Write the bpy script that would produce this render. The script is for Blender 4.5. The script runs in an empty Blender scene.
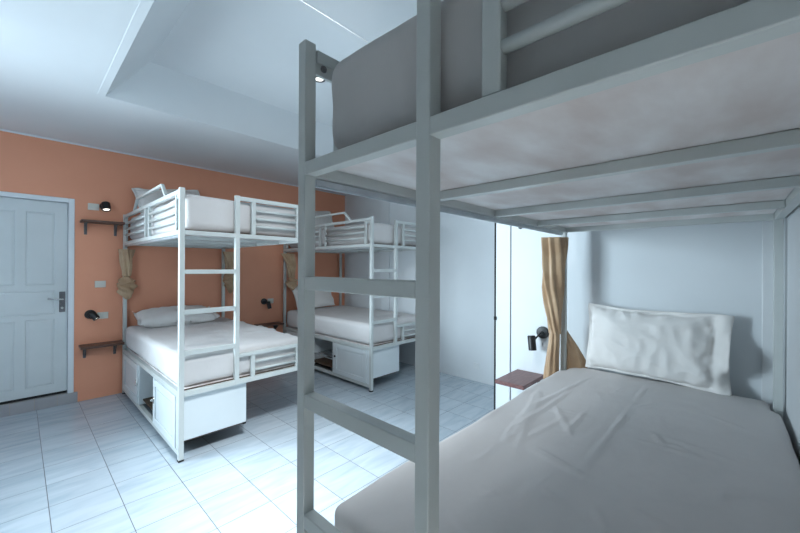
import bpy, bmesh, math, random
from mathutils import Vector, Matrix, noise
C = bpy.context.scene.collection
SC = bpy.context.scene
PI = math.pi
random.seed(4)

# ------------------------------------------------------------------ materials
def nmat(name, base, rough=.5, spec=.5, metal=0, **kw):
    m = bpy.data.materials.new(name); m.use_nodes = True
    nt = m.node_tree; b = nt.nodes['Principled BSDF']
    b.inputs['Base Color'].default_value = (*base, 1)
    b.inputs['Roughness'].default_value = rough
    b.inputs['Metallic'].default_value = metal
    b.inputs['Specular IOR Level'].default_value = spec
    return m, nt, b
def node(nt, t, **kw):
    n = nt.nodes.new(t)
    for k, v in kw.items():
        if k in n.inputs: n.inputs[k].default_value = v
        else: setattr(n, k, v)
    return n
def mottle(m, nt, b, c1, c2, scale=4, detail=4, bump=0, bscale=60, coord='Object', bdist=.002, stretch=(1, 1, 1), lo=.35, hi=.65):
    tc = node(nt, 'ShaderNodeTexCoord'); mp = node(nt, 'ShaderNodeMapping'); mp.inputs['Scale'].default_value = stretch
    nt.links.new(tc.outputs[coord], mp.inputs[0])
    n = node(nt, 'ShaderNodeTexNoise', Scale=scale, Detail=detail)
    nt.links.new(mp.outputs[0], n.inputs['Vector'])
    r = node(nt, 'ShaderNodeValToRGB')
    r.color_ramp.elements[0].position = lo; r.color_ramp.elements[0].color = (*c1, 1)
    r.color_ramp.elements[1].position = hi; r.color_ramp.elements[1].color = (*c2, 1)
    nt.links.new(n.outputs['Fac'], r.inputs[0]); nt.links.new(r.outputs[0], b.inputs['Base Color'])
    if bump:
        n2 = node(nt, 'ShaderNodeTexNoise', Scale=bscale, Detail=3)
        nt.links.new(mp.outputs[0], n2.inputs['Vector'])
        bp = node(nt, 'ShaderNodeBump', Strength=bump, Distance=bdist)
        nt.links.new(n2.outputs['Fac'], bp.inputs['Height']); nt.links.new(bp.outputs[0], b.inputs['Normal'])
    return m
def mk(name, c1, c2, rough=.5, spec=.5, metal=0, **kw):
    m, nt, b = nmat(name, c1, rough, spec, metal); return mottle(m, nt, b, c1, c2, **kw)

M = {}
M['white_wall'] = mk('white_wall_paint', (.70, .73, .75), (.73, .76, .78), .6, .3, scale=2.5, bump=.15, bscale=90)
M['ceiling'] = mk('ceiling_paint', (.74, .77, .79), (.77, .80, .82), .7, .2, scale=1.5, bump=.08, bscale=60)
M['orange'] = mk('orange_wall_paint', (.78, .345, .215), (.81, .365, .23), .6, .3, scale=2.2, bump=.2, bscale=70)
M['steel'] = mk('white_enamel_steel', (.575, .605, .59), (.61, .64, .625), .32, .5, scale=7, bump=.03, bscale=40)
M['door'] = mk('door_white_gloss', (.60, .64, .65), (.64, .68, .69), .28, .5, scale=3, bump=.05, bscale=25)
M['frame'] = mk('door_frame_paint', (.72, .76, .79), (.76, .79, .82), .4, .4, scale=5)
M['ply'] = mk('whitewashed_plywood', (.68, .60, .575), (.87, .845, .84), .65, .3, scale=8.0, detail=6, stretch=(1.0, .45, 1), bump=.1, bscale=40)
M['plyedge'] = mk('plywood_edge', (.07, .045, .03), (.11, .07, .045), .7, .3, scale=20)
M['sheet'] = mk('white_cotton_sheet', (.64, .615, .605), (.675, .65, .64), .8, .25, scale=3, bump=.55, bscale=7, bdist=.010, stretch=(1.6, .8, 1))
M['pillow'] = mk('white_cotton_pillowcase', (.77, .745, .72), (.81, .785, .76), .8, .25, scale=3, bump=.6, bscale=9, bdist=.010)
M['curtain'] = mk('tan_satin_curtain', (.44, .28, .165), (.56, .385, .24), .42, .5, scale=7, bump=.5, bscale=20, bdist=.008)
M['wood'] = mk('dark_wood', (.075, .034, .022), (.13, .058, .036), .38, .5, scale=9, detail=6, stretch=(1, 8, 8), bump=.1, bscale=40)
M['redwood'] = mk('reddish_wood', (.13, .052, .050), (.19, .078, .07), .38, .5, scale=8, detail=6, stretch=(1.2, 9, 9), bump=.1, bscale=40)
M['black'] = mk('black_metal', (.008, .008, .009), (.014, .014, .015), .38, .5, scale=20)
M['blackrub'] = mk('black_rubber', (.012, .012, .012), (.02, .02, .02), .7, .3, scale=30)
M['chrome'] = mk('brushed_chrome', (.55, .55, .54), (.66, .66, .65), .25, .5, 1, scale=30)
M['grey'] = mk('grey_steel_bracket', (.10, .10, .11), (.15, .15, .16), .45, .5, scale=30)
M['plastic'] = mk('ivory_plastic', (.66, .64, .58), (.70, .68, .62), .35, .5, scale=10)
M['whiteplastic'] = mk('white_plastic', (.72, .74, .75), (.75, .77, .78), .35, .5, scale=10)
M['cabinet'] = mk('white_cabinet_board', (.69, .74, .76), (.73, .775, .79), .35, .5, scale=3, bump=.04, bscale=20)
M['track'] = mk('aluminium_rail', (.48, .52, .55), (.56, .60, .62), .35, .5, .6, scale=20)
def bulb():
    m, nt, b = nmat('lit_bulb', (.9, .9, .85), .3)
    tc = node(nt, 'ShaderNodeTexCoord'); n = node(nt, 'ShaderNodeTexNoise', Scale=5.0)
    nt.links.new(tc.outputs['Object'], n.inputs['Vector'])
    b.inputs['Emission Color'].default_value = (1, .95, .85, 1); b.inputs['Emission Strength'].default_value = 1.6
    return m
M['bulb'] = bulb()

TX, TY, TSX, TSY = .122, 1.944, .2932, .2862
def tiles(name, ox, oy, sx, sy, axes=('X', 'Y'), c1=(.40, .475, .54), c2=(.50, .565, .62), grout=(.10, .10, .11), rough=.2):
    m, nt, b = nmat(name, c2, rough)
    L = nt.links.new
    tc = node(nt, 'ShaderNodeTexCoord'); sep = node(nt, 'ShaderNodeSeparateXYZ'); L(tc.outputs['Object'], sep.inputs[0])
    def M_(op, a, bb=None):
        n = node(nt, 'ShaderNodeMath', operation=op)
        if isinstance(a, (int, float)): n.inputs[0].default_value = a
        else: L(a, n.inputs[0])
        if bb is not None:
            if isinstance(bb, (int, float)): n.inputs[1].default_value = bb
            else: L(bb, n.inputs[1])
        return n.outputs[0]
    def cell(ax, o, s):
        t = M_('DIVIDE', M_('SUBTRACT', sep.outputs[ax], o), s)
        fl = M_('FLOOR', t); fr = M_('SUBTRACT', t, fl)
        e = M_('MINIMUM', fr, M_('SUBTRACT', 1.0, fr))
        return fl, M_('MULTIPLY', e, s)
    fx, ex = cell(axes[0], ox, sx); fy, ey = cell(axes[1], oy, sy)
    d = M_('MINIMUM', ex, ey)
    mr = node(nt, 'ShaderNodeMapRange'); mr.inputs['From Min'].default_value = .0010; mr.inputs['From Max'].default_value = .0024
    L(d, mr.inputs['Value'])
    cb = node(nt, 'ShaderNodeCombineXYZ'); L(fx, cb.inputs[0]); L(fy, cb.inputs[1])
    wn = node(nt, 'ShaderNodeTexWhiteNoise'); L(cb.outputs[0], wn.inputs['Vector'])
    # veins: stretched noise shifted per tile
    vm = node(nt, 'ShaderNodeVectorMath', operation='SCALE'); L(wn.outputs['Color'], vm.inputs[0]); vm.inputs['Scale'].default_value = 9
    va = node(nt, 'ShaderNodeVectorMath', operation='ADD'); L(tc.outputs['Object'], va.inputs[0]); L(vm.outputs[0], va.inputs[1])
    mp = node(nt, 'ShaderNodeMapping'); mp.inputs['Rotation'].default_value = (0, 0, .5); mp.inputs['Scale'].default_value = (2.2, 11, 1)
    L(va.outputs[0], mp.inputs[0])
    n = node(nt, 'ShaderNodeTexNoise', Scale=1.3, Detail=5, Distortion=.6); L(mp.outputs[0], n.inputs['Vector'])
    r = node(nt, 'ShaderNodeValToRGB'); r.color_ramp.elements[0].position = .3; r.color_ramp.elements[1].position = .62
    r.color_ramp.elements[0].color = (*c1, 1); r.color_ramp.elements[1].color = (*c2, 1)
    L(n.outputs['Fac'], r.inputs[0])
    hv = node(nt, 'ShaderNodeHueSaturation'); L(r.outputs[0], hv.inputs['Color'])
    L(M_('ADD', M_('MULTIPLY', wn.outputs['Value'], .08), .95), hv.inputs['Value'])
    mx = node(nt, 'ShaderNodeMix', data_type='RGBA'); L(mr.outputs[0], mx.inputs['Factor'])
    mx.inputs[6].default_value = (*grout, 1); L(hv.outputs[0], mx.inputs[7]); L(mx.outputs[2], b.inputs['Base Color'])
    bp = node(nt, 'ShaderNodeBump', Strength=.5, Distance=.0015); L(mr.outputs[0], bp.inputs['Height']); L(bp.outputs[0], b.inputs['Normal'])
    L(M_('ADD', M_('MULTIPLY', M_('SUBTRACT', 1.0, mr.outputs[0]), .5), rough), b.inputs['Roughness'])
    return m
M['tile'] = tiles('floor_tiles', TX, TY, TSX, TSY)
M['steptile'] = tiles('step_tiles', .262, .0, .155, .6, ('X', 'Y'), (.25, .25, .27), (.36, .355, .37), (.42, .36, .30), .4)

# ------------------------------------------------------------------ mesh helpers
def box(bm, x0, x1, y0, y1, z0, z1):
    vs = [bm.verts.new((x, y, z)) for x in (x0, x1) for y in (y0, y1) for z in (z0, z1)]
    for f in ((0, 1, 3, 2), (4, 6, 7, 5), (0, 4, 5, 1), (2, 3, 7, 6), (0, 2, 6, 4), (1, 5, 7, 3)):
        bm.faces.new([vs[i] for i in f])
def frame_from(d):
    d = d.normalized(); a = Vector((0, 0, 1)) if abs(d.z) < .9 else Vector((0, 1, 0))
    s = d.cross(a).normalized(); return s, s.cross(d).normalized()
def tube(bm, pts, r, n=12, square=False, caps=True):
    pts = [Vector(p) for p in pts]; rings = []
    for i, p in enumerate(pts):
        if i == 0: d = pts[1] - p
        elif i == len(pts) - 1: d = p - pts[i - 1]
        else: d = (pts[i + 1] - p).normalized() + (p - pts[i - 1]).normalized()
        s, u = frame_from(d)
        k = 1.0
        if 0 < i < len(pts) - 1:
            k = 1 / max(.5, d.normalized().dot((p - pts[i - 1]).normalized()))
        rr = r[i] if isinstance(r, (list, tuple)) else r
        ring = []
        for j in range(4 if square else n):
            a = (PI / 4 + j * PI / 2) if square else 2 * PI * j / n
            q = rr * (math.sqrt(2) if square else 1)
            ring.append(bm.verts.new(p + s * math.cos(a) * q + u * math.sin(a) * q * (1 if i in (0, len(pts) - 1) else 1)))
        rings.append(ring)
    m = len(rings[0])
    for A, B in zip(rings, rings[1:]):
        for j in range(m): bm.faces.new((A[j], A[(j + 1) % m], B[(j + 1) % m], B[j]))
    if caps:
        bm.faces.new(list(reversed(rings[0]))); bm.faces.new(rings[-1])
def lathe(bm, prof, M4=Matrix(), n=24):
    rings = []
    for r, z in prof:
        if r < 1e-6: rings.append([bm.verts.new(M4 @ Vector((0, 0, z)))])
        else: rings.append([bm.verts.new(M4 @ Vector((r * math.cos(2 * PI * j / n), r * math.sin(2 * PI * j / n), z))) for j in range(n)])
    for A, B in zip(rings, rings[1:]):
        for j in range(n):
            a, b2 = A[j % len(A)], A[(j + 1) % len(A)]; c, d = B[(j + 1) % len(B)], B[j % len(B)]
            f = [a, b2, c, d]; f = [v for i, v in enumerate(f) if v not in f[:i]]
            if len(f) > 2: bm.faces.new(f)
def obj(name, bm, mat, parent=None, smooth=False, bevel=0, loc=None, rot=None):
    bmesh.ops.recalc_face_normals(bm, faces=bm.faces)
    me = bpy.data.meshes.new(name); bm.to_mesh(me); bm.free()
    for m in (mat if isinstance(mat, (list, tuple)) else [mat]): me.materials.append(m)
    if smooth:
        for p in me.polygons: p.use_smooth = True
    o = bpy.data.objects.new(name, me); C.objects.link(o)
    if parent: o.parent = parent
    if loc: o.location = loc
    if rot: o.rotation_euler = rot
    if bevel:
        md = o.modifiers.new('bevel', 'BEVEL'); md.width = bevel; md.segments = 2; md.limit_method = 'ANGLE'; md.angle_limit = .6
        for p in me.polygons: p.use_smooth = True
        try: me.set_sharp_from_angle(angle=.6)
        except Exception: pass
    return o
def bx(name, mat, parent, *b, bevel=.002, **kw):
    bm = bmesh.new(); box(bm, *b); return obj(name, bm, mat, parent, bevel=bevel, **kw)
def empty(name, loc, rz=0):
    o = bpy.data.objects.new(name, None); C.objects.link(o); o.location = loc; o.rotation_euler = (0, 0, rz); o.empty_display_size = .1; return o
def tag(o, label, cat, group=None):
    o['label'] = label; o['category'] = cat
    if group: o['group'] = group
    return o
def struct(o): o['kind'] = 'structure'; return o

# ------------------------------------------------------------------ room shell
WY, FX, ZC = 4.765, 3.725, 2.576          # orange wall, far wall, ceiling
NX, NY, RY = 2.50, 1.32, -.187            # wall behind near bed, its end, wall beside near bed
LX, BY = -1.6, -1.6
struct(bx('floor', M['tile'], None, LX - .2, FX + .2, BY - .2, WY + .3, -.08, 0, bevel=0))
# orange wall with doorway
DX0, DX1, DZ0, DZ1 = -.355, .376, .0, 2.021
bm = bmesh.new()
box(bm, LX - .2, DX0, WY, WY + .18, 0, 3.0); box(bm, DX1, FX + .2, WY, WY + .18, 0, 3.0); box(bm, DX0, DX1, WY, WY + .18, DZ1, 3.0)
struct(obj('wall_back', bm, M['orange']))
bm = bmesh.new()
box(bm, FX, FX + .18, NY - .4, 3.84, 0, 3.0)
box(bm, FX + .03, FX + .18, 3.84, WY + .18, 0, 3.0)
struct(obj('wall_right', bm, M['white_wall']))
struct(bx('trim_1', M['white_wall'], None, FX - .018, FX, 3.66, 3.84, 0, ZC, bevel=.003))
# wall block behind the head of the near bed, and the one along its right side
bm = bmesh.new(); box(bm, NX, FX + .18, RY - .3, NY, 0, 3.0)
struct(obj('wall_head', bm, M['white_wall']))
bm = bmesh.new(); box(bm, .35, NX, RY - .3, RY, 0, 3.0)
struct(obj('wall_side', bm, M['white_wall'], bevel=.004))
bm = bmesh.new(); box(bm, LX - .18, .35, BY - .18, BY, 0, 3.0); box(bm, .35, .53, BY - .18, RY - .3, 0, 3.0)
struct(obj('wall_front', bm, M['white_wall']))
WIN = (2.65, 4.5, .85, 2.2)     # window in the left wall: y0, y1, z0, z1
bm = bmesh.new()
box(bm, LX - .18, LX, BY, WIN[0], 0, 3.0); box(bm, LX - .18, LX, WIN[1], WY, 0, 3.0)
box(bm, LX - .18, LX, WIN[0], WIN[1], 0, WIN[2]); box(bm, LX - .18, LX, WIN[0], WIN[1], WIN[3], 3.0)
struct(obj('wall_left', bm, M['white_wall']))
bm = bmesh.new()
y0, y1, z0, z1 = WIN
for a in ((y0, y1, z0, z0 + .05), (y0, y1, z1 - .05, z1), (y0, y0 + .05, z0, z1), (y1 - .05, y1, z0, z1), ((y0 + y1) / 2 - .03, (y0 + y1) / 2 + .03, z0, z1)):
    box(bm, LX - .14, LX - .08, *a)
struct(obj('window_1', bm, M['frame'], bevel=.003))

struct(bx('light_block_nib', M['white_wall'], None, LX, -.36, 2.25, 2.35, 0, ZC, bevel=.004))  # added wall stub, out of view: keeps window light off the near bunk
# ceiling ring with sloped tray
TX0, TX1, TY0, TY1, TD, TZ = .418, 3.3, 1.475, 3.28, .225, 2.829
bm = bmesh.new()
def q(*p): bm.faces.new([bm.verts.new(v) for v in p])
x0, x1, y0, y1 = LX - .18, FX + .18, BY - .18, WY + .1
q((x0, y0, ZC), (x1, y0, ZC), (x1, TY0, ZC), (x0, TY0, ZC)); q((x0, TY1, ZC), (x1, TY1, ZC), (x1, y1, ZC), (x0, y1, ZC))
q((x0, TY0, ZC), (TX0, TY0, ZC), (TX0, TY1, ZC), (x0, TY1, ZC)); q((TX1, TY0, ZC), (x1, TY0, ZC), (x1, TY1, ZC), (TX1, TY1, ZC))
o4 = [(TX0, TY0, ZC), (TX1, TY0, ZC), (TX1, TY1, ZC), (TX0, TY1, ZC)]
i4 = [(TX0 + TD, TY0 + TD, TZ), (TX1 - TD, TY0 + TD, TZ), (TX1 - TD, TY1 - TD, TZ), (TX0 + TD, TY1 - TD, TZ)]
for k in range(4): q(o4[k], o4[(k + 1) % 4], i4[(k + 1) % 4], i4[k])
q(*i4)
q((x0, y0, 3.0), (x1, y0, 3.0), (x1, y1, 3.0), (x0, y1, 3.0))
for a, b in (((x0, y0), (x1, y0)), ((x1, y0), (x1, y1)), ((x1, y1), (x0, y1)), ((x0, y1), (x0, y0))):
    q((*a, ZC), (*b, ZC), (*b, 3.0), (*a, 3.0))
bmesh.ops.remove_doubles(bm, verts=bm.verts, dist=1e-4)
struct(obj('ceiling', bm, M['ceiling']))
# flat moulding around the tray opening
bm = bmesh.new(); w = .042
box(bm, TX0 - w, TX1 + w, TY0 - w, TY0, ZC - .005, ZC); box(bm, TX0 - w, TX0, TY0, TY1, ZC - .002, ZC); box(bm, TX1, TX1 + w, TY0, TY1, ZC - .002, ZC)
struct(obj('trim_2', bm, M['ceiling']))
# thin cornice on top of the orange wall
struct(bx('trim_3', M['frame'], None, LX, FX + .03, WY - .012, WY, ZC - .016, ZC, bevel=.003))
# casing with a dark edge at the end of the head wall
struct(bx('trim_4', M['white_wall'], None, NX - .006, NX, 1.197, NY - .009, 0, ZC, bevel=.001))
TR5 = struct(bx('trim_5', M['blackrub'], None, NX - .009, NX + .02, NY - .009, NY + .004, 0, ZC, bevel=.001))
struct(bx('trim_6', M['grey'], None, NX - .002, NX, 1.190, 1.1955, 0, ZC, bevel=0))
struct(bx('trim_7', M['whiteplastic'], None, NX - .012, NX, -.168, -.118, .3, 1.62, bevel=.003))

# door
d = empty('door_1', ((DX0 + DX1) / 2, WY, 0)); struct(d); d.location = (0, 0, 0)
FZ = .104
bm = bmesh.new(); fw = .043
box(bm, DX1 - fw, DX1 + .002, WY - .012, WY + .12, FZ, DZ1); box(bm, DX0 - .002, DX0 + fw, WY - .012, WY + .12, FZ, DZ1)
box(bm, DX0 + fw, DX1 - fw, WY - .012, WY + .12, DZ1 - fw, DZ1)
obj('door_frame', bm, M['frame'], d, bevel=.004)
LX0, LX1, LZ0, LZ1, LY = DX0 + fw + .003, DX1 - fw - .003, .128, DZ1 - fw - .003, WY + .035
bm = bmesh.new()
cols = [(-.215, -.022), (.045, .241)]
rows = [(.205, .845), (1.172, 1.868)]
panels = [(c[0], c[1], r[0], r[1]) for c in cols for r in rows]
panels += [(-.215, .243, .885, 1.118)]
xs = sorted({LX0, LX1, *[p for c in cols for p in c], .243}); zs = sorted({LZ0, LZ1, .205, .845, .885, 1.118, 1.172, 1.868})
def inp(x, z):
    return any(a < x < b and c < z < e for a, b, c, e in panels)
for i in range(len(xs) - 1):
    for j in range(len(zs) - 1):
        if not inp((xs[i] + xs[i + 1]) / 2, (zs[j] + zs[j + 1]) / 2): box(bm, xs[i], xs[i + 1], LY, LY + .03, zs[j], zs[j + 1])
bmesh.ops.remove_doubles(bm, verts=bm.verts, dist=1e-5)
box(bm, LX0, LX1, LY + .03, LY + .042, LZ0, LZ1)
for a, b, c, e in panels:   # raised field with chamfered border
    k1, k2 = .006, .024
    p0 = [(a, LY + .006, c), (b, LY + .006, c), (b, LY + .006, e), (a, LY + .006, e)]
    p1 = [(a + k1, LY + .0105, c + k1), (b - k1, LY + .0105, c + k1), (b - k1, LY + .0105, e - k1), (a + k1, LY + .0105, e - k1)]
    p2 = [(a + k2, LY + .004, c + k2), (b - k2, LY + .004, c + k2), (b - k2, LY + .004, e - k2), (a + k2, LY + .004, e - k2)]
    A = [bm.verts.new(v) for v in p0]; B = [bm.verts.new(v) for v in p1]; D = [bm.verts.new(v) for v in p2]
    for S, T in ((A, B), (B, D)):
        for k in range(4): bm.faces.new((S[k], S[(k + 1) % 4], T[(k + 1) % 4], T[k]))
    bm.faces.new(D)
obj('door_leaf', bm, M['door'], d)
bx('threshold_gap', M['blackrub'], d, DX0 + fw, DX1 - fw, LY + .002, LY + .05, FZ, LZ0, bevel=0)
# handle: back plate, lever, keyhole
bm = bmesh.new(); box(bm, .272, .316, LY - .008, LY, .905, 1.105)
hp = obj('handle_plate', bm, M['grey'], d, bevel=.006)
bm = bmesh.new(); tube(bm, [(.294, LY, 1.03), (.294, LY - .05, 1.03), (.28, LY - .055, 1.032), (.19, LY - .05, 1.042)], .009, 10)
obj('handle_lever', bm, M['chrome'], hp, smooth=True)
bm = bmesh.new(); lathe(bm, [(0, 0), (.011, 0), (.011, .006), (0, .006)], Matrix.Translation((.294, LY - .008, .945)) @ Matrix.Rotation(PI / 2, 4, 'X'), 16)
obj('key_cylinder', bm, M['chrome'], hp, smooth=False)
# tiled door step
bm = bmesh.new(); box(bm, DX0 - .1, .407, WY - .004, WY + .24, 0, FZ)
struct(obj('trim_8', bm, M['steptile'], bevel=.003))

# ------------------------------------------------------------------ bunk beds
D0, D1, ZT = 1.581, 1.6126, 1.908
def curve_handle(bm, pts, r): tube(bm, pts, r, 10)
def bunk(W, L, loc, rz, label, t=.033, rack=False, near=False):
    b = empty('bunk_bed', loc, rz); tag(b, label, 'bunk bed', 'white steel bunk beds')
    S = M['steel']; A = .380; A1 = A + t
    P = lambda n, *c, bevel=.0022, mat=S, par=b: bx(n, mat, par, *c, bevel=bevel)
    # corner posts with rubber feet
    for (u, v) in ((0, 0), (W - t, 0), (0, L - t), (W - t, L - t)):
        zt = ZT if v == 0 else 1.905
        o = P('post', u, u + t, v, v + t, .012, zt)
        P('rubber_foot', u - .001, u + t + .001, v - .001, v + t + .001, 0, .014, mat=M['blackrub'], par=o)
    # ladder
    P('ladder_upright', A, A1, -.0008, t + .0006, .445, ZT)
    for z0, z1 in ((1.3045, 1.336), (1.020, 1.054), (.732, .766)):
        P('ladder_rung', t, A, .001, t - .001, z0, z1)
    # deck rails
    for z0, z1 in ((D0, D1), (.445, .482)):
        P('foot_rail', t, W - t, .0003, t - .0003, z0, z1)
        P('head_rail', t, W - t, L - t, L, z0, z1)
        P('side_rail', .001, t - .001, t, L - t, z0, z1); P('side_rail', W - t + .001, W - .001, t, L - t, z0, z1)
        for k in range(1, 4):
            P('cross_slat', t, W - t, L * k / 4, L * k / 4 + .03, z0, z1 - .004, bevel=.002)
    for z in (D1, .482):
        bm = bmesh.new(); box(bm, t + .001, W - t - .001, t + .006, L - t - .001, z - .003, z + .008)
        o = obj('deck_board', bm, M['ply'], b)
        bx('deck_board_edge', M['plyedge'], o, t + .001, W - t - .001, t + .002, t + .006, z - .003, z + .008, bevel=0)
    # guard on the foot side, right of the ladder: upper (3 bars) and lower (2 bars)
    G0, G1 = A1 + .094, W - t - .098
    for zr0, zr1, zb, bars in ((1.872, 1.904, D1, (1.682, 1.745, 1.808)), (.651, .680, .482, (.530, .594))):
        bm = bmesh.new(); box(bm, A1, W - t, .002, t - .002, zr0, zr1)
        for g in (G0, G1): box(bm, g, g + t, .003, t - .003, zb, zr0)
        g = obj('foot_guard', bm, S, b, bevel=.003)
        for z in bars:
            bm = bmesh.new(); tube(bm, [(G0 + t, t / 2, z), (G1, t / 2, z)], .0105, 12)
            obj('guard_bar', bm, S, g, smooth=True)
    # removable side guard hooked on the left long side
    bm = bmesh.new(); box(bm, .004, t - .004, t + .006, L - t - .006, 1.868, 1.9)
    vs = (t + .07, L * .455, L * .52, L - t - .06)
    for v in vs: box(bm, .005, t - .005, v, v + .03, D1, 1.868)
    g = obj('side_guard', bm, S, b, bevel=.003)
    for v0, v1 in ((vs[0], vs[1]), (vs[2], vs[3])):
        for z in (1.682, 1.745, 1.808):
            bm = bmesh.new(); tube(bm, [(t / 2, v0 + .03, z), (t / 2, v1, z)], .0125, 10)
            obj('guard_bar', bm, S, g, smooth=True)
    bm = bmesh.new(); tube(bm, [(t / 2, L * .205, 1.895), (t / 2, L * .262, 2.0), (t / 2, L * .705, 2.0), (t / 2, L * .77, 1.895)], .0115, 10, square=True)
    obj('raised_handrail', bm, S, g, bevel=.002)
    bm = bmesh.new(); lathe(bm, [(0, 0), (.007, 0), (.009, .004), (.007, .008), (0, .008)], Matrix.Translation((t - .004, t + .022, 1.855)) @ Matrix.Rotation(PI / 2, 4, 'Y'), 12)
    P('guard_bracket', .012, t - .008, t, t + .07, 1.84, 1.869, bevel=.001, par=g)
    obj('bolt', bm, M['grey'], g, smooth=True)
    if not near:   # plain end guard on the right long side
        bm = bmesh.new(); box(bm, W - t + .004, W - .004, t, L - t, 1.868, 1.9)
        obj('side_guard', bm, S, b, bevel=.003)
    # curtain rail under the upper deck, left side
    bm = bmesh.new(); box(bm, .004, .022, t + .01, L - .06, D0 - .017, D0 - .003)
    tube(bm, [(.013, t + .012, D0 - .018), (.013, L - .062, D0 - .018)], .0035, 8)
    cr = obj('curtain_rail', bm, M['track'], b)
    # storage cabinet under the lower deck
    K = M['cabinet']; CD = .482
    P('base_rail', .001, t - .001, t, L - t, .040, .075)
    P('cabinet_panel', t + .004, CD, .034, .048, .126, .444, bevel=.002, mat=K)
    P('cabinet_panel', CD - .014, CD, .048, L - .05, .126, .444, bevel=.002, mat=K)
    P('cabinet_panel', t + .004, CD, L - .05, L - .036, .126, .444, bevel=.002, mat=K)
    P('cabinet_shelf', t + .002, CD - .014, .048, L - .05, .112, .126, bevel=.001, mat=M['plyedge'])
    d1 = (.075, .665); op = (.70, 1.20); d2 = (1.235, L - .09)
    for v in (.669, 1.203):
        P('cabinet_divider', .004, CD - .014, v, v + .03, .075, .445, bevel=.002, mat=K)
    P('cabinet_stile', .004, t - .004, t, d1[0] - .003, .075, .445, bevel=.002, mat=K)
    for (v0, v1), hv in ((d1, d1[1] - .03), (d2, d2[0] + .03)):
        bm = bmesh.new(); z0, z1 = .079, .441
        box(bm, .004, .018, v0, v1, z0, z1)
        s = .052
        for c in ((v0, v0 + s, z0, z1), (v1 - s, v1, z0, z1), (v0 + s, v1 - s, z0, z0 + s), (v0 + s, v1 - s, z1 - s, z1)): box(bm, -.006, .004, *c)
        box(bm, .0005, .004, v0 + s + .018, v1 - s - .018, z0 + s + .018, z1 - s - .018)
        dr = obj('cabinet_door', bm, K, b, bevel=.002)
        bm = bmesh.new()
        if rack:
            lathe(bm, [(0, -.02), (.011, -.018), (.012, -.008), (.006, 0), (.006, .004), (0, .004)], Matrix.Translation((-.002, hv, .285)) @ Matrix.Rotation(PI / 2, 4, 'Y'), 14)
            k = obj('door_knob', bm, M['black'], dr, smooth=True)
        else:   # chrome hasp reaching over the opening
            s2 = 1 if hv < 1 else -1
            box(bm, -.008, -.003, hv - .012, hv + .012, .245, .30)
            tube(bm, [(-.008, hv, .272), (-.014, hv + .02 * s2, .275), (-.012, hv + .036 * s2, .268)], [.006, .007, .008], 10)
            lathe(bm, [(0, -.02), (.009, -.018), (.009, -.004), (0, 0)], Matrix.Translation((-.004, hv + .034 * s2, .262)) @ Matrix.Rotation(PI / 2, 4, 'Y'), 14)
            k = obj('hasp', bm, M['chrome'], dr, smooth=True)
            k['label'] = 'chrome hasp'
    if rack:
        bm = bmesh.new()
        for k in range(6): tube(bm, [(.06 + k * .07, .71, .21), (.06 + k * .07, 1.19, .21)], .006, 8)
        for v in (.705, 1.195): tube(bm, [(.04, v, .21), (.45, v, .21)], .007, 8)
        r = obj('wire_rack', bm, M['track'], b, smooth=True); r['label'] = 'wire rack shelf'
    else:
        bx('panel_foot', M['blackrub'], b, CD - .022, CD, .036, .05, .110, .126, bevel=0)
        bx('keyhole_strip', M['grey'], b, CD - .016, CD - .0141, .88, .98, .355, .375, bevel=0)
    return b
W1, L1 = 1.035, 1.955
BED1 = (.7575, 2.782); BED2 = (2.607, 2.842); BEDN = (.4669, .7773)
WN, LN = .955, 1.885
bunk(W1, L1, (*BED1, 0), 0, 'white steel bunk bed in the middle with half-open storage cabinet, beside the white door')
bunk(W1, 1.885, (*BED2, 0), 0, 'farthest white steel bunk bed in the corner, with dark open shelf beside cabinet door', rack=True)
bunk(WN, LN, (*BEDN, 0), -PI / 2, 'large nearest bunk bed with ladder in the foreground, underside of upper deck visible', t=.0305, near=True)

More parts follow.
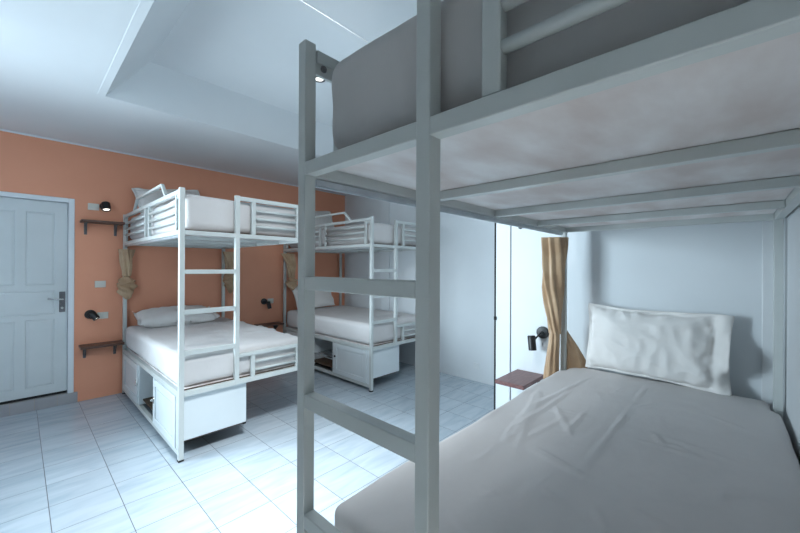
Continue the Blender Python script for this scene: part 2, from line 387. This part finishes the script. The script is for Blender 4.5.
# ------------------------------------------------------------------ mattresses
def seglist(h, r, n):   # parameter samples of one axis, dense at the rounded ends
    a = h / 2; xs = [-a, -a + r * .12, -a + r * .3, -a + r * .6, -a + r]
    m = max(2, int(n)); inner = [(-a + r) + (h - 2 * r) * k / m for k in range(1, m)]
    return xs + inner + [-x for x in reversed(xs)]
def mattress_bm(w, l, h, r, fold=None, step=.03, amp=.004, seed=0, taper=0, hem=.006):
    bm = bmesh.new(); cache = {}
    X, Y, Z = seglist(w, r, w / step), seglist(l, r, l / step), seglist(h, r, 8)
    a, b, c = w / 2, l / 2, h / 2
    def vert(x, y, z):
        k = (round(x, 5), round(y, 5), round(z, 5))
        if k in cache: return cache[k]
        p = Vector((x, y, z)); qv = Vector((max(-a + r, min(a - r, x)), max(-b + r, min(b - r, y)), max(-c + r, min(c - r, z))))
        dd = p - qv
        nrm = dd.normalized() if dd.length > 1e-9 else Vector((0, 0, 1))
        p = qv + nrm * r
        s = Vector((x * 2.2 + seed, y * 2.2, z * 2.2))
        dz = amp * noise.fractal(s, 1.0, 2.0, 3)
        dz += fold(p.x, p.y, p.z, nrm) if fold else 0
        p = p + nrm * dz
        if z < 0 and abs(nrm.z) < .5:   # sheet tucked under: slight lumpy hem
            g = min(1, -z / c); p = p + nrm * g * (.007 * noise.noise(Vector((x * 9 + seed, y * 9, 1.3))) + hem * noise.noise(Vector(((x - y) * 30 + z * 14 + seed, (x + y) * 5, z * 6))))
        if taper and p.y > b - taper:   # the head end narrows to pass between the posts
            f = min(1, (p.y - b + taper) / .05); p.x *= 1 - f * f * (3 - 2 * f) * .062
        cache[k] = bm.verts.new(p); return cache[k]
    def face(A, B, f):
        for i in range(len(A) - 1):
            for j in range(len(B) - 1):
                vs = [f(A[i], B[j]), f(A[i + 1], B[j]), f(A[i + 1], B[j + 1]), f(A[i], B[j + 1])]
                if len(set(vs)) == 4:
                    try: bm.faces.new(vs)
                    except ValueError: pass
    for z in (c, -c): face(X, Y, lambda x, y: vert(x, y, z))
    for y in (b, -b): face(X, Z, lambda x, zz: vert(x, y, zz))
    for x in (a, -a): face(Y, Z, lambda y, zz: vert(x, y, zz))
    return bm
def put(o, bed, rz, u, v, z):
    c, s = math.cos(rz), math.sin(rz)
    o.location = (bed[0] + u * c - v * s, bed[1] + u * s + v * c, z); o.rotation_euler = (0, 0, rz)
def ridge(d, w): return math.exp(-(d / w) ** 2)
def fold_lines(lines):
    # each line: (x0, y0, x1, y1, width, height)
    def f(x, y, z, n):
        if n.z < .2: return 0
        t_ = 0
        for x0, y0, x1, y1, w, hgt in lines:
            dx, dy = x1 - x0, y1 - y0; L2 = dx * dx + dy * dy
            t = ((x - x0) * dx + (y - y0) * dy) / L2
            if -.15 < t < 1.15:
                d_ = abs((x - x0) * dy - (y - y0) * dx) / math.sqrt(L2) + .022 * noise.noise(Vector((x * 5, y * 5, hgt * 900 + x0 * 3)))
                env = max(0, min(1, (t + .15) / .3)) * max(0, min(1, (1.15 - t) / .3))
                t_ += hgt * env * ridge(d_, w)
        return t_
    return f
SH = M['sheet']
def mattress(name, w, l, h, bed, rz, u0, v0, zb, label, fold=None, seed=0, r=.05, amp=.005, step=.03, taper=0, hem=.006):
    bm = mattress_bm(w, l, h, r, fold, step, amp, seed, taper, hem)
    o = obj(name, bm, SH, smooth=True); put(o, bed, rz, u0 + w / 2, v0 + l / 2, zb + h / 2)
    tag(o, label, 'mattress', 'mattresses in white fitted sheets'); return o
# near lower: local x=u (+ = to the right seen from the foot), y=v (+ = head)
rnd = random.Random(3)
fl = []
for k in range(9):     # tension folds fanning from the head-left corner
    a = -.25 + k * .16 + rnd.uniform(-.04, .04); l0 = rnd.uniform(.1, .3); l1 = l0 + rnd.uniform(.3, .8)
    cx, cy = -.44, .62
    fl.append((cx + l0 * math.sin(a), cy - l0 * math.cos(a), cx + l1 * math.sin(a + .12), cy - l1 * math.cos(a + .12), rnd.uniform(.010, .02), rnd.uniform(.003, .007)))
fl = [(a_ - .0, b_, c_, d_, w_ * .8, h_) for a_, b_, c_, d_, w_, h_ in fl[:3]]
for k, sg in enumerate([(-0.021, 0.75, -0.029, -0.109), (0.061, 0.107, 0.205, 0.093), (-0.028, -0.239, 0.116, -0.309), (-0.307, -0.086, -0.29, 0.466), (-0.247, -0.159, -0.203, 0.131), (-0.341, 0.209, -0.289, 0.72), (-0.212, -0.507, -0.118, -0.529), (0.122, -0.341, 0.201, -0.366), (-0.183, -0.212, -0.021, -0.265), (-0.154, 0.031, -0.162, 0.341), (-0.276, 0.232, -0.147, 0.011), (-0.286, -0.244, -0.36, 0.152), (0.151, 0.147, 0.241, 0.087), (-0.077, -0.41, 0.038, -0.477), (0.221, 0.565, 0.346, 0.478), (0.279, -0.156, 0.306, -0.019), (-0.295, -0.418, -0.302, -0.212), (-0.138, 0.523, -0.109, 0.72), (0.035, -0.385, 0.088, -0.472), (0.089, 0.208, 0.127, 0.124)]):
    fl.append((*sg, rnd.uniform(.005, .009), rnd.choice((.003, .004, .0055)) if k else .0055))
for k in range(26):   # faint short creases everywhere
    x, y, a, l = rnd.uniform(-.4, .4), rnd.uniform(-.75, .7), rnd.uniform(-.5, 1.9), rnd.uniform(.1, .3)
    fl.append((x, y, x + l * math.cos(a), y + l * math.sin(a), rnd.uniform(.006, .012), rnd.uniform(.0015, .003)))
mattress('mattress', WN - .012, 1.875, .240, BEDN, -PI / 2, 0.006, .092, .497, 'wide creased mattress on the lower deck of the nearest bunk, filling the foreground', fold_lines([(x0_, y0_ - .073, x1_, y1_ - .073, w_, h_) for x0_, y0_, x1_, y1_, w_, h_ in fl]), 1.7, .028, .006, .010, .20)
mattress('mattress', WN - .10, LN - .10, .238, BEDN, -PI / 2, .045, .046, 1.630, 'grey-looking mattress on the upper deck of the nearest bunk, at the top of the photo', None, 5.2, .05, .012, .012, 0, .014)
def mk_fold(seed, n=12):
    rn = random.Random(seed); out = []
    for k in range(n):
        x, y = rn.uniform(-.4, .3), rn.uniform(-.8, .6); a = rn.uniform(-.9, .5); l = rn.uniform(.3, .8)
        out.append((x, y, x + l * math.cos(a), y + l * math.sin(a) * .6, rn.uniform(.010, .02), rn.uniform(.008, .015)))
    return fold_lines(out)
mattress('mattress', W1 - .02, L1 - .10, .225, BED1, 0, .010, .04, .497, 'lower mattress of the middle bunk, under a flat white pillow', mk_fold(2), 9.1)
mattress('mattress', W1 - .085, L1 - .10, .255, BED1, 0, .045, .05, 1.627, 'upper mattress of the middle bunk, behind its guard bars', None, 12.4, amp=.008)
mattress('mattress', W1 - .02, 1.785, .235, BED2, 0, .010, .04, .497, 'lower mattress of the farthest bunk, above its dark open shelf', mk_fold(6), 15.3)
mattress('mattress', W1 - .085, 1.785, .235, BED2, 0, .045, .05, 1.627, 'upper mattress of the farthest bunk, behind its guard bars', None, 19.4, amp=.008)

# ------------------------------------------------------------------ pillows
def pillow_bm(w, h, th, flange=(0, 0, 0, 0), seed=0, n=60, wr=.010, slump=0):
    # flange widths: left, right, bottom, top
    bm = bmesh.new(); cells = {}
    fl_, fr_, fb_, ft_ = flange
    def P(i, j, s):
        x = -w / 2 - fl_ + (w + fl_ + fr_) * i / n; y = -h / 2 - fb_ + (h + fb_ + ft_) * j / n
        ia, ib = min(1, abs(x) / (w / 2)), min(1, abs(y) / (h / 2))
        out = max(0, abs(x) - w / 2, abs(y) - h / 2)
        px = x * (1 - .035 * (1 - ib ** 2)); py = y * (1 - .055 * (1 - ia ** 2))
        t = max(0, 1 - ia ** 2.8) ** .5 * max(0, 1 - ib ** 2.8) ** .5
        if slump: t *= 1 + slump * (-y / h)
        z = s * th / 2 * t
        q = Vector((px * 5 + seed, py * 5, s * 3.1)); q2 = Vector((px * 11 + py * 6 + seed, py * 9 - px * 4, s + 4))
        crease = (.35 - abs(noise.noise(q))) + .6 * (.3 - abs(noise.noise(q2)))
        z += s * wr * crease * min(1, t * 2.5)
        pk = math.exp(-((1 - max(ia, ib)) / .12) ** 2) * (out == 0)      # gathered seam
        z += s * wr * .5 * pk * noise.noise(Vector((px * 26 + seed, py * 26, 2)))
        zf = .9 * wr * noise.noise(Vector((px * 8 + seed, py * 8, 8.8))) * (1 - t)
        if out: zf += out * 1.3 * noise.noise(Vector((px * 9 + seed, py * 9, 1.1))) + .45 * out; py += .35 * out * noise.noise(Vector((px * 5, py * 5, 3.3)))
        return Vector((px, py, z + zf + s * .0012))
    for s in (1, -1):
        for i in range(n + 1):
            for j in range(n + 1):
                cells[i, j, s] = bm.verts.new(P(i, j, s))
        for i in range(n):
            for j in range(n):
                bm.faces.new([cells[c[0], c[1], s] for c in ((i, j), (i + 1, j), (i + 1, j + 1), (i, j + 1))])
    ed = [(i, 0) for i in range(n)] + [(n, j) for j in range(n)] + [(i, n) for i in range(n, 0, -1)] + [(0, j) for j in range(n, 0, -1)]
    for k in range(len(ed)):
        a, b = ed[k], ed[(k + 1) % len(ed)]
        bm.faces.new((cells[a[0], a[1], 1], cells[b[0], b[1], 1], cells[b[0], b[1], -1], cells[a[0], a[1], -1]))
    return bm
def pillow(w, h, th, mat4, label, flange=(0, 0, 0, 0), seed=0, wr=.012, slump=0):
    o = obj('pillow', pillow_bm(w, h, th, flange, seed, wr=wr, slump=slump), M['pillow'], smooth=True)
    o.matrix_world = mat4; tag(o, label, 'pillow', 'white pillows on the bunks'); return o
R = Matrix.Rotation; T = Matrix.Translation
# local x -> world -Y (seen from the foot: right), local y -> up the lean, local z -> towards the foot
def basis(x, y, z, o):
    return Matrix(((x[0], y[0], z[0], o[0]), (x[1], y[1], z[1], o[1]), (x[2], y[2], z[2], o[2]), (0, 0, 0, 1)))
def stand(cx, cy, cz, lean, roll=0, face='y'):
    l = math.radians(lean); sn, cs = math.sin(l), math.cos(l)
    m = basis((0, -1, 0), (sn, 0, cs), (-cs, 0, sn), (cx, cy, cz)) if face == 'x' else basis((1, 0, 0), (0, sn, cs), (0, -cs, sn), (cx, cy, cz))
    return m @ R(math.radians(roll), 4, 'Z')
pillow(.575, .365, .115, stand(2.418, .348, .932, 6, -1.5, 'x'),
       'wide white pillow with flanged edges propped against the wall on the nearest lower bunk', (.012, .075, .012, .018), 2.2, .034, .35)
pillow(.70, .42, .16, T((BED1[0] + .44, 4.47, .812)) @ R(math.radians(-4), 4, 'Z') @ R(math.radians(12), 4, 'X'), 'flat white pillow on the lower mattress of the middle bunk', (.03, .03, 0, 0), 5.5, .020)
pillow(.60, .34, .11, stand(1.18, 4.63, 2.062, 22, 9), 'white pillow standing behind the raised handrail on the middle bunk upper deck', (.04, .03, .0, .02), 7.5, .016)
pillow(.60, .34, .11, stand(BED2[0] + .46, 4.61, 2.045, 20, 3), 'white pillow behind the handrail on the farthest bunk upper deck', (.03, .03, 0, .02), 9.5)
pillow(.62, .38, .12, stand(BED2[0] + .42, 4.59, .912, 24, 4), 'white pillow propped at the head of the farthest lower bunk', (.03, .03, 0, .02), 11.5)

# ------------------------------------------------------------------ curtains
def loft(bm, secs, n=64, pleats=9, amp=.3, seed=0, caps=True):
    # secs: (centre, axis_a, axis_b, twist)
    rings = []
    for c, a, b, tw in secs:
        c, a, b = Vector(c), Vector(a), Vector(b); ring = []
        for j in range(n):
            th = 2 * PI * j / n
            k = 1 + amp * (math.sin(pleats * th + tw * 3) * .6 + .4 * math.sin((pleats - 4) * th - tw * 2 + seed)) + .06 * noise.noise(Vector((math.cos(th) * 2 + seed, math.sin(th) * 2, c.z * 9)))
            ring.append(bm.verts.new(c + a * math.cos(th + tw) * k + b * math.sin(th + tw) * k))
        rings.append(ring)
    for A, B in zip(rings, rings[1:]):
        for j in range(n): bm.faces.new((A[j], A[(j + 1) % n], B[(j + 1) % n], B[j]))
    if caps:
        bm.faces.new(list(reversed(rings[0]))); bm.faces.new(rings[-1])
def interp(keys, m):
    out = []
    for k in range(m + 1):
        t = k / m * (len(keys) - 1); i = min(int(t), len(keys) - 2); f = t - i; f = f * f * (3 - 2 * f)
        out.append([x + (y - x) * f for x, y in zip(keys[i], keys[i + 1])])
    return out
def knotted_curtain(x, y, ztop, ztie, zend, label, lean=0, w=.05, kn=.055, seed=0, side=1):
    bm = bmesh.new()
    ks = [(x, y, ztop, w, .030, 0), (x + lean * .3, y, ztop - .05, w * .85, .032, .15), (x + lean * .7, y, (ztop + ztie) / 2, w * .72, .034, .6), (x + lean, y, ztie, w * .5, .028, 1.3)]
    loft(bm, [((a, b, c), (d_, 0, 0), (0, e, 0), f) for a, b, c, d_, e, f in interp(ks, 18)], 56, 7, .34, seed)
    o = obj('curtain', bm, M['curtain'], smooth=True)
    tag(o, label, 'curtain', 'knotted tan bunk curtains')
    bm = bmesh.new()   # bundle of wound cloth at the tie
    zc = (ztie + zend) / 2; h2 = (ztie - zend) / 2
    bmesh.ops.create_icosphere(bm, subdivisions=4, radius=1)
    for v in bm.verts:
        p = v.co.copy(); th = math.atan2(p.y, p.x)
        k = 1 + .17 * math.sin(3 * th + 5 * p.z + seed) + .16 * math.sin(11 * p.z + 2 * th) + .14 * noise.noise(p * 2.5 + Vector((seed, 0, 0)))
        tip = 1 - .35 * max(0, -p.z) + .15 * max(0, p.z) * 0
        v.co = Vector((x + lean + p.x * kn * k * tip + side * .012 * max(0, -p.z), y + p.y * kn * .75 * k * tip, zc + p.z * h2 * (1 + .06 * math.sin(4 * th))))
    obj('curtain_knot', bm, M['curtain'], o, smooth=True)
    bm = bmesh.new()   # cloth band wrapped around the knot
    tube(bm, [(x + lean + .9 * kn * math.cos(a), y + .72 * kn * math.sin(a), zc + h2 * .45 + .018 * math.sin(a + 1)) for a in [k * 2 * PI / 20 for k in range(21)]], .013, 10)
    obj('curtain_band', bm, M['curtain'], o, smooth=True)
    return o
YB = WY - .10
knotted_curtain(.778, 4.675, 1.535, 1.25, 1.005, 'tan knotted curtain on the left head post of the middle bunk, beside the dark shelves', .0, .062, .075, 1)
knotted_curtain(1.815, 4.66, 1.545, 1.30, 1.02, 'tan knotted curtain on the right head post of the middle bunk, seen through its ladder', .015, .068, .070, 3)
knotted_curtain(2.615, 4.60, 1.545, 1.20, 1.02, 'tan knotted curtain at the head of the farthest bunk, tied in a round bundle', .06, .085, .078, 5)
# long gathered curtain on the near bed: hangs down outside the post, wrapped behind it, ends flare on both sides
bm = bmesh.new()
PX, PY = BEDN[0] + LN, BEDN[1]     # outer corner of the head-left post is (PX, PY)
dr = Vector((.68, -.733, 0))       # image-right direction for the wide cross-sections
def sec(cx, cy, z, a, b, tw): return ((cx, cy, z), tuple(dr * a), (-dr.y * b, dr.x * b, 0), tw)
ks = [(2.262, .792, 1.548, .074, .026, 0), (2.262, .793, 1.46, .070, .028, .15), (2.262, .798, 1.36, .066, .030, .35), (2.258, .802, 1.24, .062, .030, .75),
      (2.258, .800, 1.14, .050, .030, 1.1), (2.264, .796, 1.04, .040, .028, 1.5), (2.270, .792, .95, .030, .026, 1.9)]
loft(bm, [sec(*k) for k in interp(ks, 40)], 90, 8, .26, 2)
cn = obj('curtain', bm, M['curtain'], smooth=True)
tag(cn, 'long tan curtain gathered around the head post of the nearest bunk, beside the black lamp', 'curtain')
bm = bmesh.new()
ks = [(2.268, .793, .98, .026, .024, 0), (2.266, .798, .90, .030, .026, .2), (2.26, .806, .80, .036, .030, .35), (2.26, .812, .72, .042, .032, .5), (2.26, .814, .66, .045, .032, .55)]
loft(bm, [sec(*k) for k in interp(ks, 24)], 72, 7, .2, 4)
obj('curtain_tail', bm, M['curtain'], cn, smooth=True)
bm = bmesh.new()
ks = [(2.352, .775, .99, .012, .012, 0), (2.365, .755, .93, .026, .02, .2), (2.38, .735, .86, .044, .026, .4), (2.39, .715, .78, .060, .028, .55), (2.39, .705, .66, .07, .028, .6)]
loft(bm, [sec(*k) for k in interp(ks, 24)], 72, 7, .2, 6)
obj('curtain_tail', bm, M['curtain'], cn, smooth=True)

# ------------------------------------------------------------------ wall shelves, lamps, sockets
def wall_shelf(x0, x1, z, depth, th, label, bracket_y=.12, cat='shelf'):
    s = empty('wall_shelf', ((x0 + x1) / 2, WY, z)); tag(s, label, cat, 'small dark wooden wall shelves')
    w = (x1 - x0) / 2
    bx('shelf_board', M['wood'], s, -w, w, -depth, -.001, -th, 0, bevel=.003)
    for x in (-w + .045, w - .055):
        bm = bmesh.new()
        box(bm, x - .012, x + .012, -.004, 0, -th - .115, -th); box(bm, x - .012, x + .012, -depth * .75, -.004, -th - .004, -th)
        vs = [bm.verts.new(p) for p in ((x - .003, -.004, -th - .004), (x - .003, -depth * .68, -th - .004), (x - .003, -.004, -th - .105), (x + .003, -.004, -th - .004), (x + .003, -depth * .68, -th - .004), (x + .003, -.004, -th - .105))]
        for f in ((0, 1, 2), (3, 5, 4), (0, 3, 4, 1), (1, 4, 5, 2), (2, 5, 3, 0)): bm.faces.new([vs[i] for i in f])
        obj('bracket', bm, M['grey'], s)
    return s
wall_shelf(.415, .752, 1.812, .16, .022, 'upper dark wooden shelf on the orange wall, level with the middle bunk upper deck')
wall_shelf(.412, .752, .568, .18, .024, 'lower dark wooden shelf on the orange wall, beside the lower bunk mattress')
wall_shelf(2.20, 2.55, .568, .18, .024, 'dark wooden shelf between the middle and farthest bunks')
s = empty('wall_shelf', (NX, 1.042, .615)); tag(s, 'reddish wooden shelf on the white wall under the black lamp of the nearest bunk', 'shelf')
bx('shelf_board', M['redwood'], s, -.34, -.001, -.098, .098, -.026, 0, bevel=.002)
for y in (-.06, .06):
    bm = bmesh.new(); box(bm, -.004, 0, y - .01, y + .01, -.12, -.026); box(bm, -.2, -.004, y - .01, y + .01, -.03, -.026)
    obj('bracket', bm, M['grey'], s)

def lamp(loc, nrm, head, hdir, label, rb=.042, rh=.027, hl=.10, lit=True):
    # nrm: wall normal; head: pivot offset from base; hdir: direction the head shines
    o = empty('wall_lamp', loc); tag(o, label, 'lamp', 'black spot reading lamps')
    n = Vector(nrm); rotn = n.to_track_quat('Z', 'Y').to_matrix().to_4x4()
    bm = bmesh.new(); lathe(bm, [(0, 0), (rb, 0), (rb, .016), (rb * .93, .022), (.012, .024), (.010, .032), (0, .032)], rotn, 28)
    obj('lamp_base', bm, M['black'], o, smooth=False, bevel=.001)
    hv = Vector(head); hd = Vector(hdir).normalized()
    bm = bmesh.new(); tube(bm, [n * .02, n * .05, hv], .006, 10); obj('lamp_arm', bm, M['black'], o, smooth=True)
    c0 = hv - hd * hl * .45; rm = T(c0) @ hd.to_track_quat('Z', 'Y').to_matrix().to_4x4()
    bm = bmesh.new(); lathe(bm, [(0, 0), (rh * .85, 0), (rh, .006), (rh, hl), (rh - .004, hl), (rh - .005, hl - .012), (0, hl - .014)], rm, 28)
    h = obj('lamp_head', bm, M['black'], o, bevel=.001)
    bm = bmesh.new(); lathe(bm, [(0, hl - .006), (rh - .009, hl - .008), (rh - .006, hl - .013), (0, hl - .0135)], rm, 20)
    obj('lamp_bulb', bm, M['bulb'] if lit else M['whiteplastic'], h, smooth=True)
    return o
lamp((.612, WY - .001, 1.975), (0, -1, 0), (.0, -.06, .0), (.03, -.4, -1), 'upper black spot lamp on the orange wall, above the top dark shelf', rb=.046, rh=.036, hl=.085)
lamp((.500, WY - .001, .865), (0, -1, 0), (.022, -.055, -.012), (.5, -.35, -.75), 'lower black spot lamp on the orange wall, above the bottom shelf', rb=.046, rh=.030, hl=.075)
lamp((2.335, WY - .001, .872), (0, -1, 0), (.04, -.07, -.045), (.12, -.25, -1), 'small black spot lamp on the orange wall between two bunks', lit=False)
lamp((NX - .001, .952, .908), (-1, 0, 0), (-.085, .045, -.062), (-.05, -.12, -1), 'black spot lamp on the white wall beside the long tan curtain', lit=False, rh=.026)

def socket(loc, nrm, label, kind, w=.088, h=.068, mat='plastic', detail='socket'):
    o = empty('wall_socket' if detail == 'socket' else 'wall_switch', loc); tag(o, label, kind, 'wall plates')
    o.rotation_euler = Vector(nrm).to_track_quat('Z', 'Y').to_euler() if False else (PI / 2, 0, math.atan2(nrm[0], -nrm[1]))
    bm = bmesh.new(); box(bm, -w / 2, w / 2, -h / 2, h / 2, 0, .009); obj('cover_plate', bm, M[mat], o, bevel=.003)
    if detail == 'socket':
        bm = bmesh.new(); lathe(bm, [(.021, .009), (.021, .011), (.018, .011), (.016, .003), (0, .003)], Matrix(), 24); obj('socket_cup', bm, M[mat], o)
        bm = bmesh.new()
        for x in (-.0095, .0095): lathe(bm, [(0, .0034), (.003, .0034), (.003, .0031), (0, .0031)], T((x, 0, 0)), 10)
        obj('pin_hole', bm, M['black'], o)
    else:
        for x in (-.018, .018):
            bm = bmesh.new(); box(bm, x - .014, x + .014, -.02, .02, .009, .013); obj('rocker', bm, M[mat], o, bevel=.001)
    return o
socket((.520, WY, 1.962), (0, -1, 0), 'ivory wall plate left of the upper lamp on the orange wall', 'switch', detail='switch')
socket((.577, WY, 1.170), (0, -1, 0), 'ivory wall socket on the orange wall, halfway between the two shelves', 'socket')
socket((.598, WY, .845), (0, -1, 0), 'ivory wall plate right of the lower lamp on the orange wall', 'switch', detail='switch')
socket((2.432, WY, .872), (0, -1, 0), 'pale wall plate beside the small lamp between two bunks', 'switch', detail='switch')
socket((FX, 2.21, .185), (-1, 0, 0), 'white wall socket low on the far white wall, above the floor tiles', 'socket', .075, .075, 'whiteplastic')

# small black hook on the casing and the latch on its dark edge
bm = bmesh.new(); lathe(bm, [(0, 0), (.009, 0), (.009, .006), (.004, .010), (.004, .02), (.008, .024), (0, .028)], T((NX - .0005, 1.118, 1.65)) @ R(-PI / 2, 4, 'Y'), 14)
tag(obj('wall_hook', bm, M['black'], smooth=True), 'tiny black wall hook high on the white wall left of the long curtain', 'hook')
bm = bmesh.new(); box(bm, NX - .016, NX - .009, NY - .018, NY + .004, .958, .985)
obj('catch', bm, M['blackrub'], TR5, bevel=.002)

# recessed downlights in the ceiling tray
def downlight(x, y, z, label):
    o = empty('ceiling_downlight', (x, y, z)); tag(o, label, 'downlight', 'recessed ceiling downlights')
    bm = bmesh.new(); lathe(bm, [(.032, -.002), (.034, -.008), (.048, -.006), (.050, 0), (.030, 0)], Matrix(), 28); obj('trim_ring', bm, M['grey'], o, smooth=True)
    bm = bmesh.new(); lathe(bm, [(0, -.004), (.033, -.003), (.033, 0), (0, 0)], Matrix(), 28); b = obj('lens', bm, M['bulb'], o)
    return o
downlight(1.594, 2.352, TZ, 'small lit downlight recessed in the ceiling, beside the top of the nearest ladder post')

# ------------------------------------------------------------------ light
def area(name, loc, target, sx, sy, power, col, spread=PI):
    l = bpy.data.lights.new(name, 'AREA'); l.shape = 'RECTANGLE'; l.size = sx; l.size_y = sy; l.energy = power; l.color = col; l.spread = spread
    o = bpy.data.objects.new(name, l); C.objects.link(o); o.location = loc
    d_ = Vector(target) - Vector(loc); o.rotation_euler = d_.to_track_quat('-Z', 'Y').to_euler(); return o
area('window_daylight', (LX - .05, (WIN[0] + WIN[1]) / 2, (WIN[2] + WIN[3]) / 2), (2.5, .9, 1.15), 1.25, 1.7, 66, (.70, .88, 1), math.radians(88))
area('floor_patch_fill', (.72, 1.15, ZC - .02), (.98, 1.93, 0), .3, .3, 17, (.86, .95, 1), math.radians(60))  # added lamp, the ceiling has no opening here; makes the bright floor patch
area('far_side_fill', (.92, 1.22, ZC - .03), (1.8, 2.7, .2), .4, .3, 19, (.88, .95, 1), math.radians(130))  # added fill without a fixture, brightens the far walls and bunks
area('floor_bounce_fill', (-.15, -.35, ZC - .03), (-.1, -.2, 0), .3, .3, 19, (1, .96, .90), math.radians(48))  # added unseen lamp; its bounce off the floor lifts the near bunk's underside
w = bpy.data.worlds.new('world'); SC.world = w; w.use_nodes = True
bg = w.node_tree.nodes['Background']; bg.inputs[0].default_value = (.6, .75, 1, 1); bg.inputs[1].default_value = .6

# ------------------------------------------------------------------ camera
cam = bpy.data.cameras.new('camera'); co = bpy.data.objects.new('camera', cam); C.objects.link(co)
cam.sensor_fit = 'HORIZONTAL'; cam.sensor_width = 36; cam.lens = 354.5 * 36 / 800; cam.clip_start = .02
r_ = Vector((.68059452, -.73264714, .0043893)); u_ = Vector((-.00413177, .00215274, .99998915)); f_ = Vector((.73264864, .68060527, .00156199))
co.matrix_world = basis(r_, u_, -f_, (0, 0, 1.36))
SC.camera = co
SC.view_settings.view_transform = 'Standard'; SC.view_settings.look = 'None'; SC.view_settings.gamma = 1; SC.view_settings.exposure = .16
SC.view_settings.use_curve_mapping = False
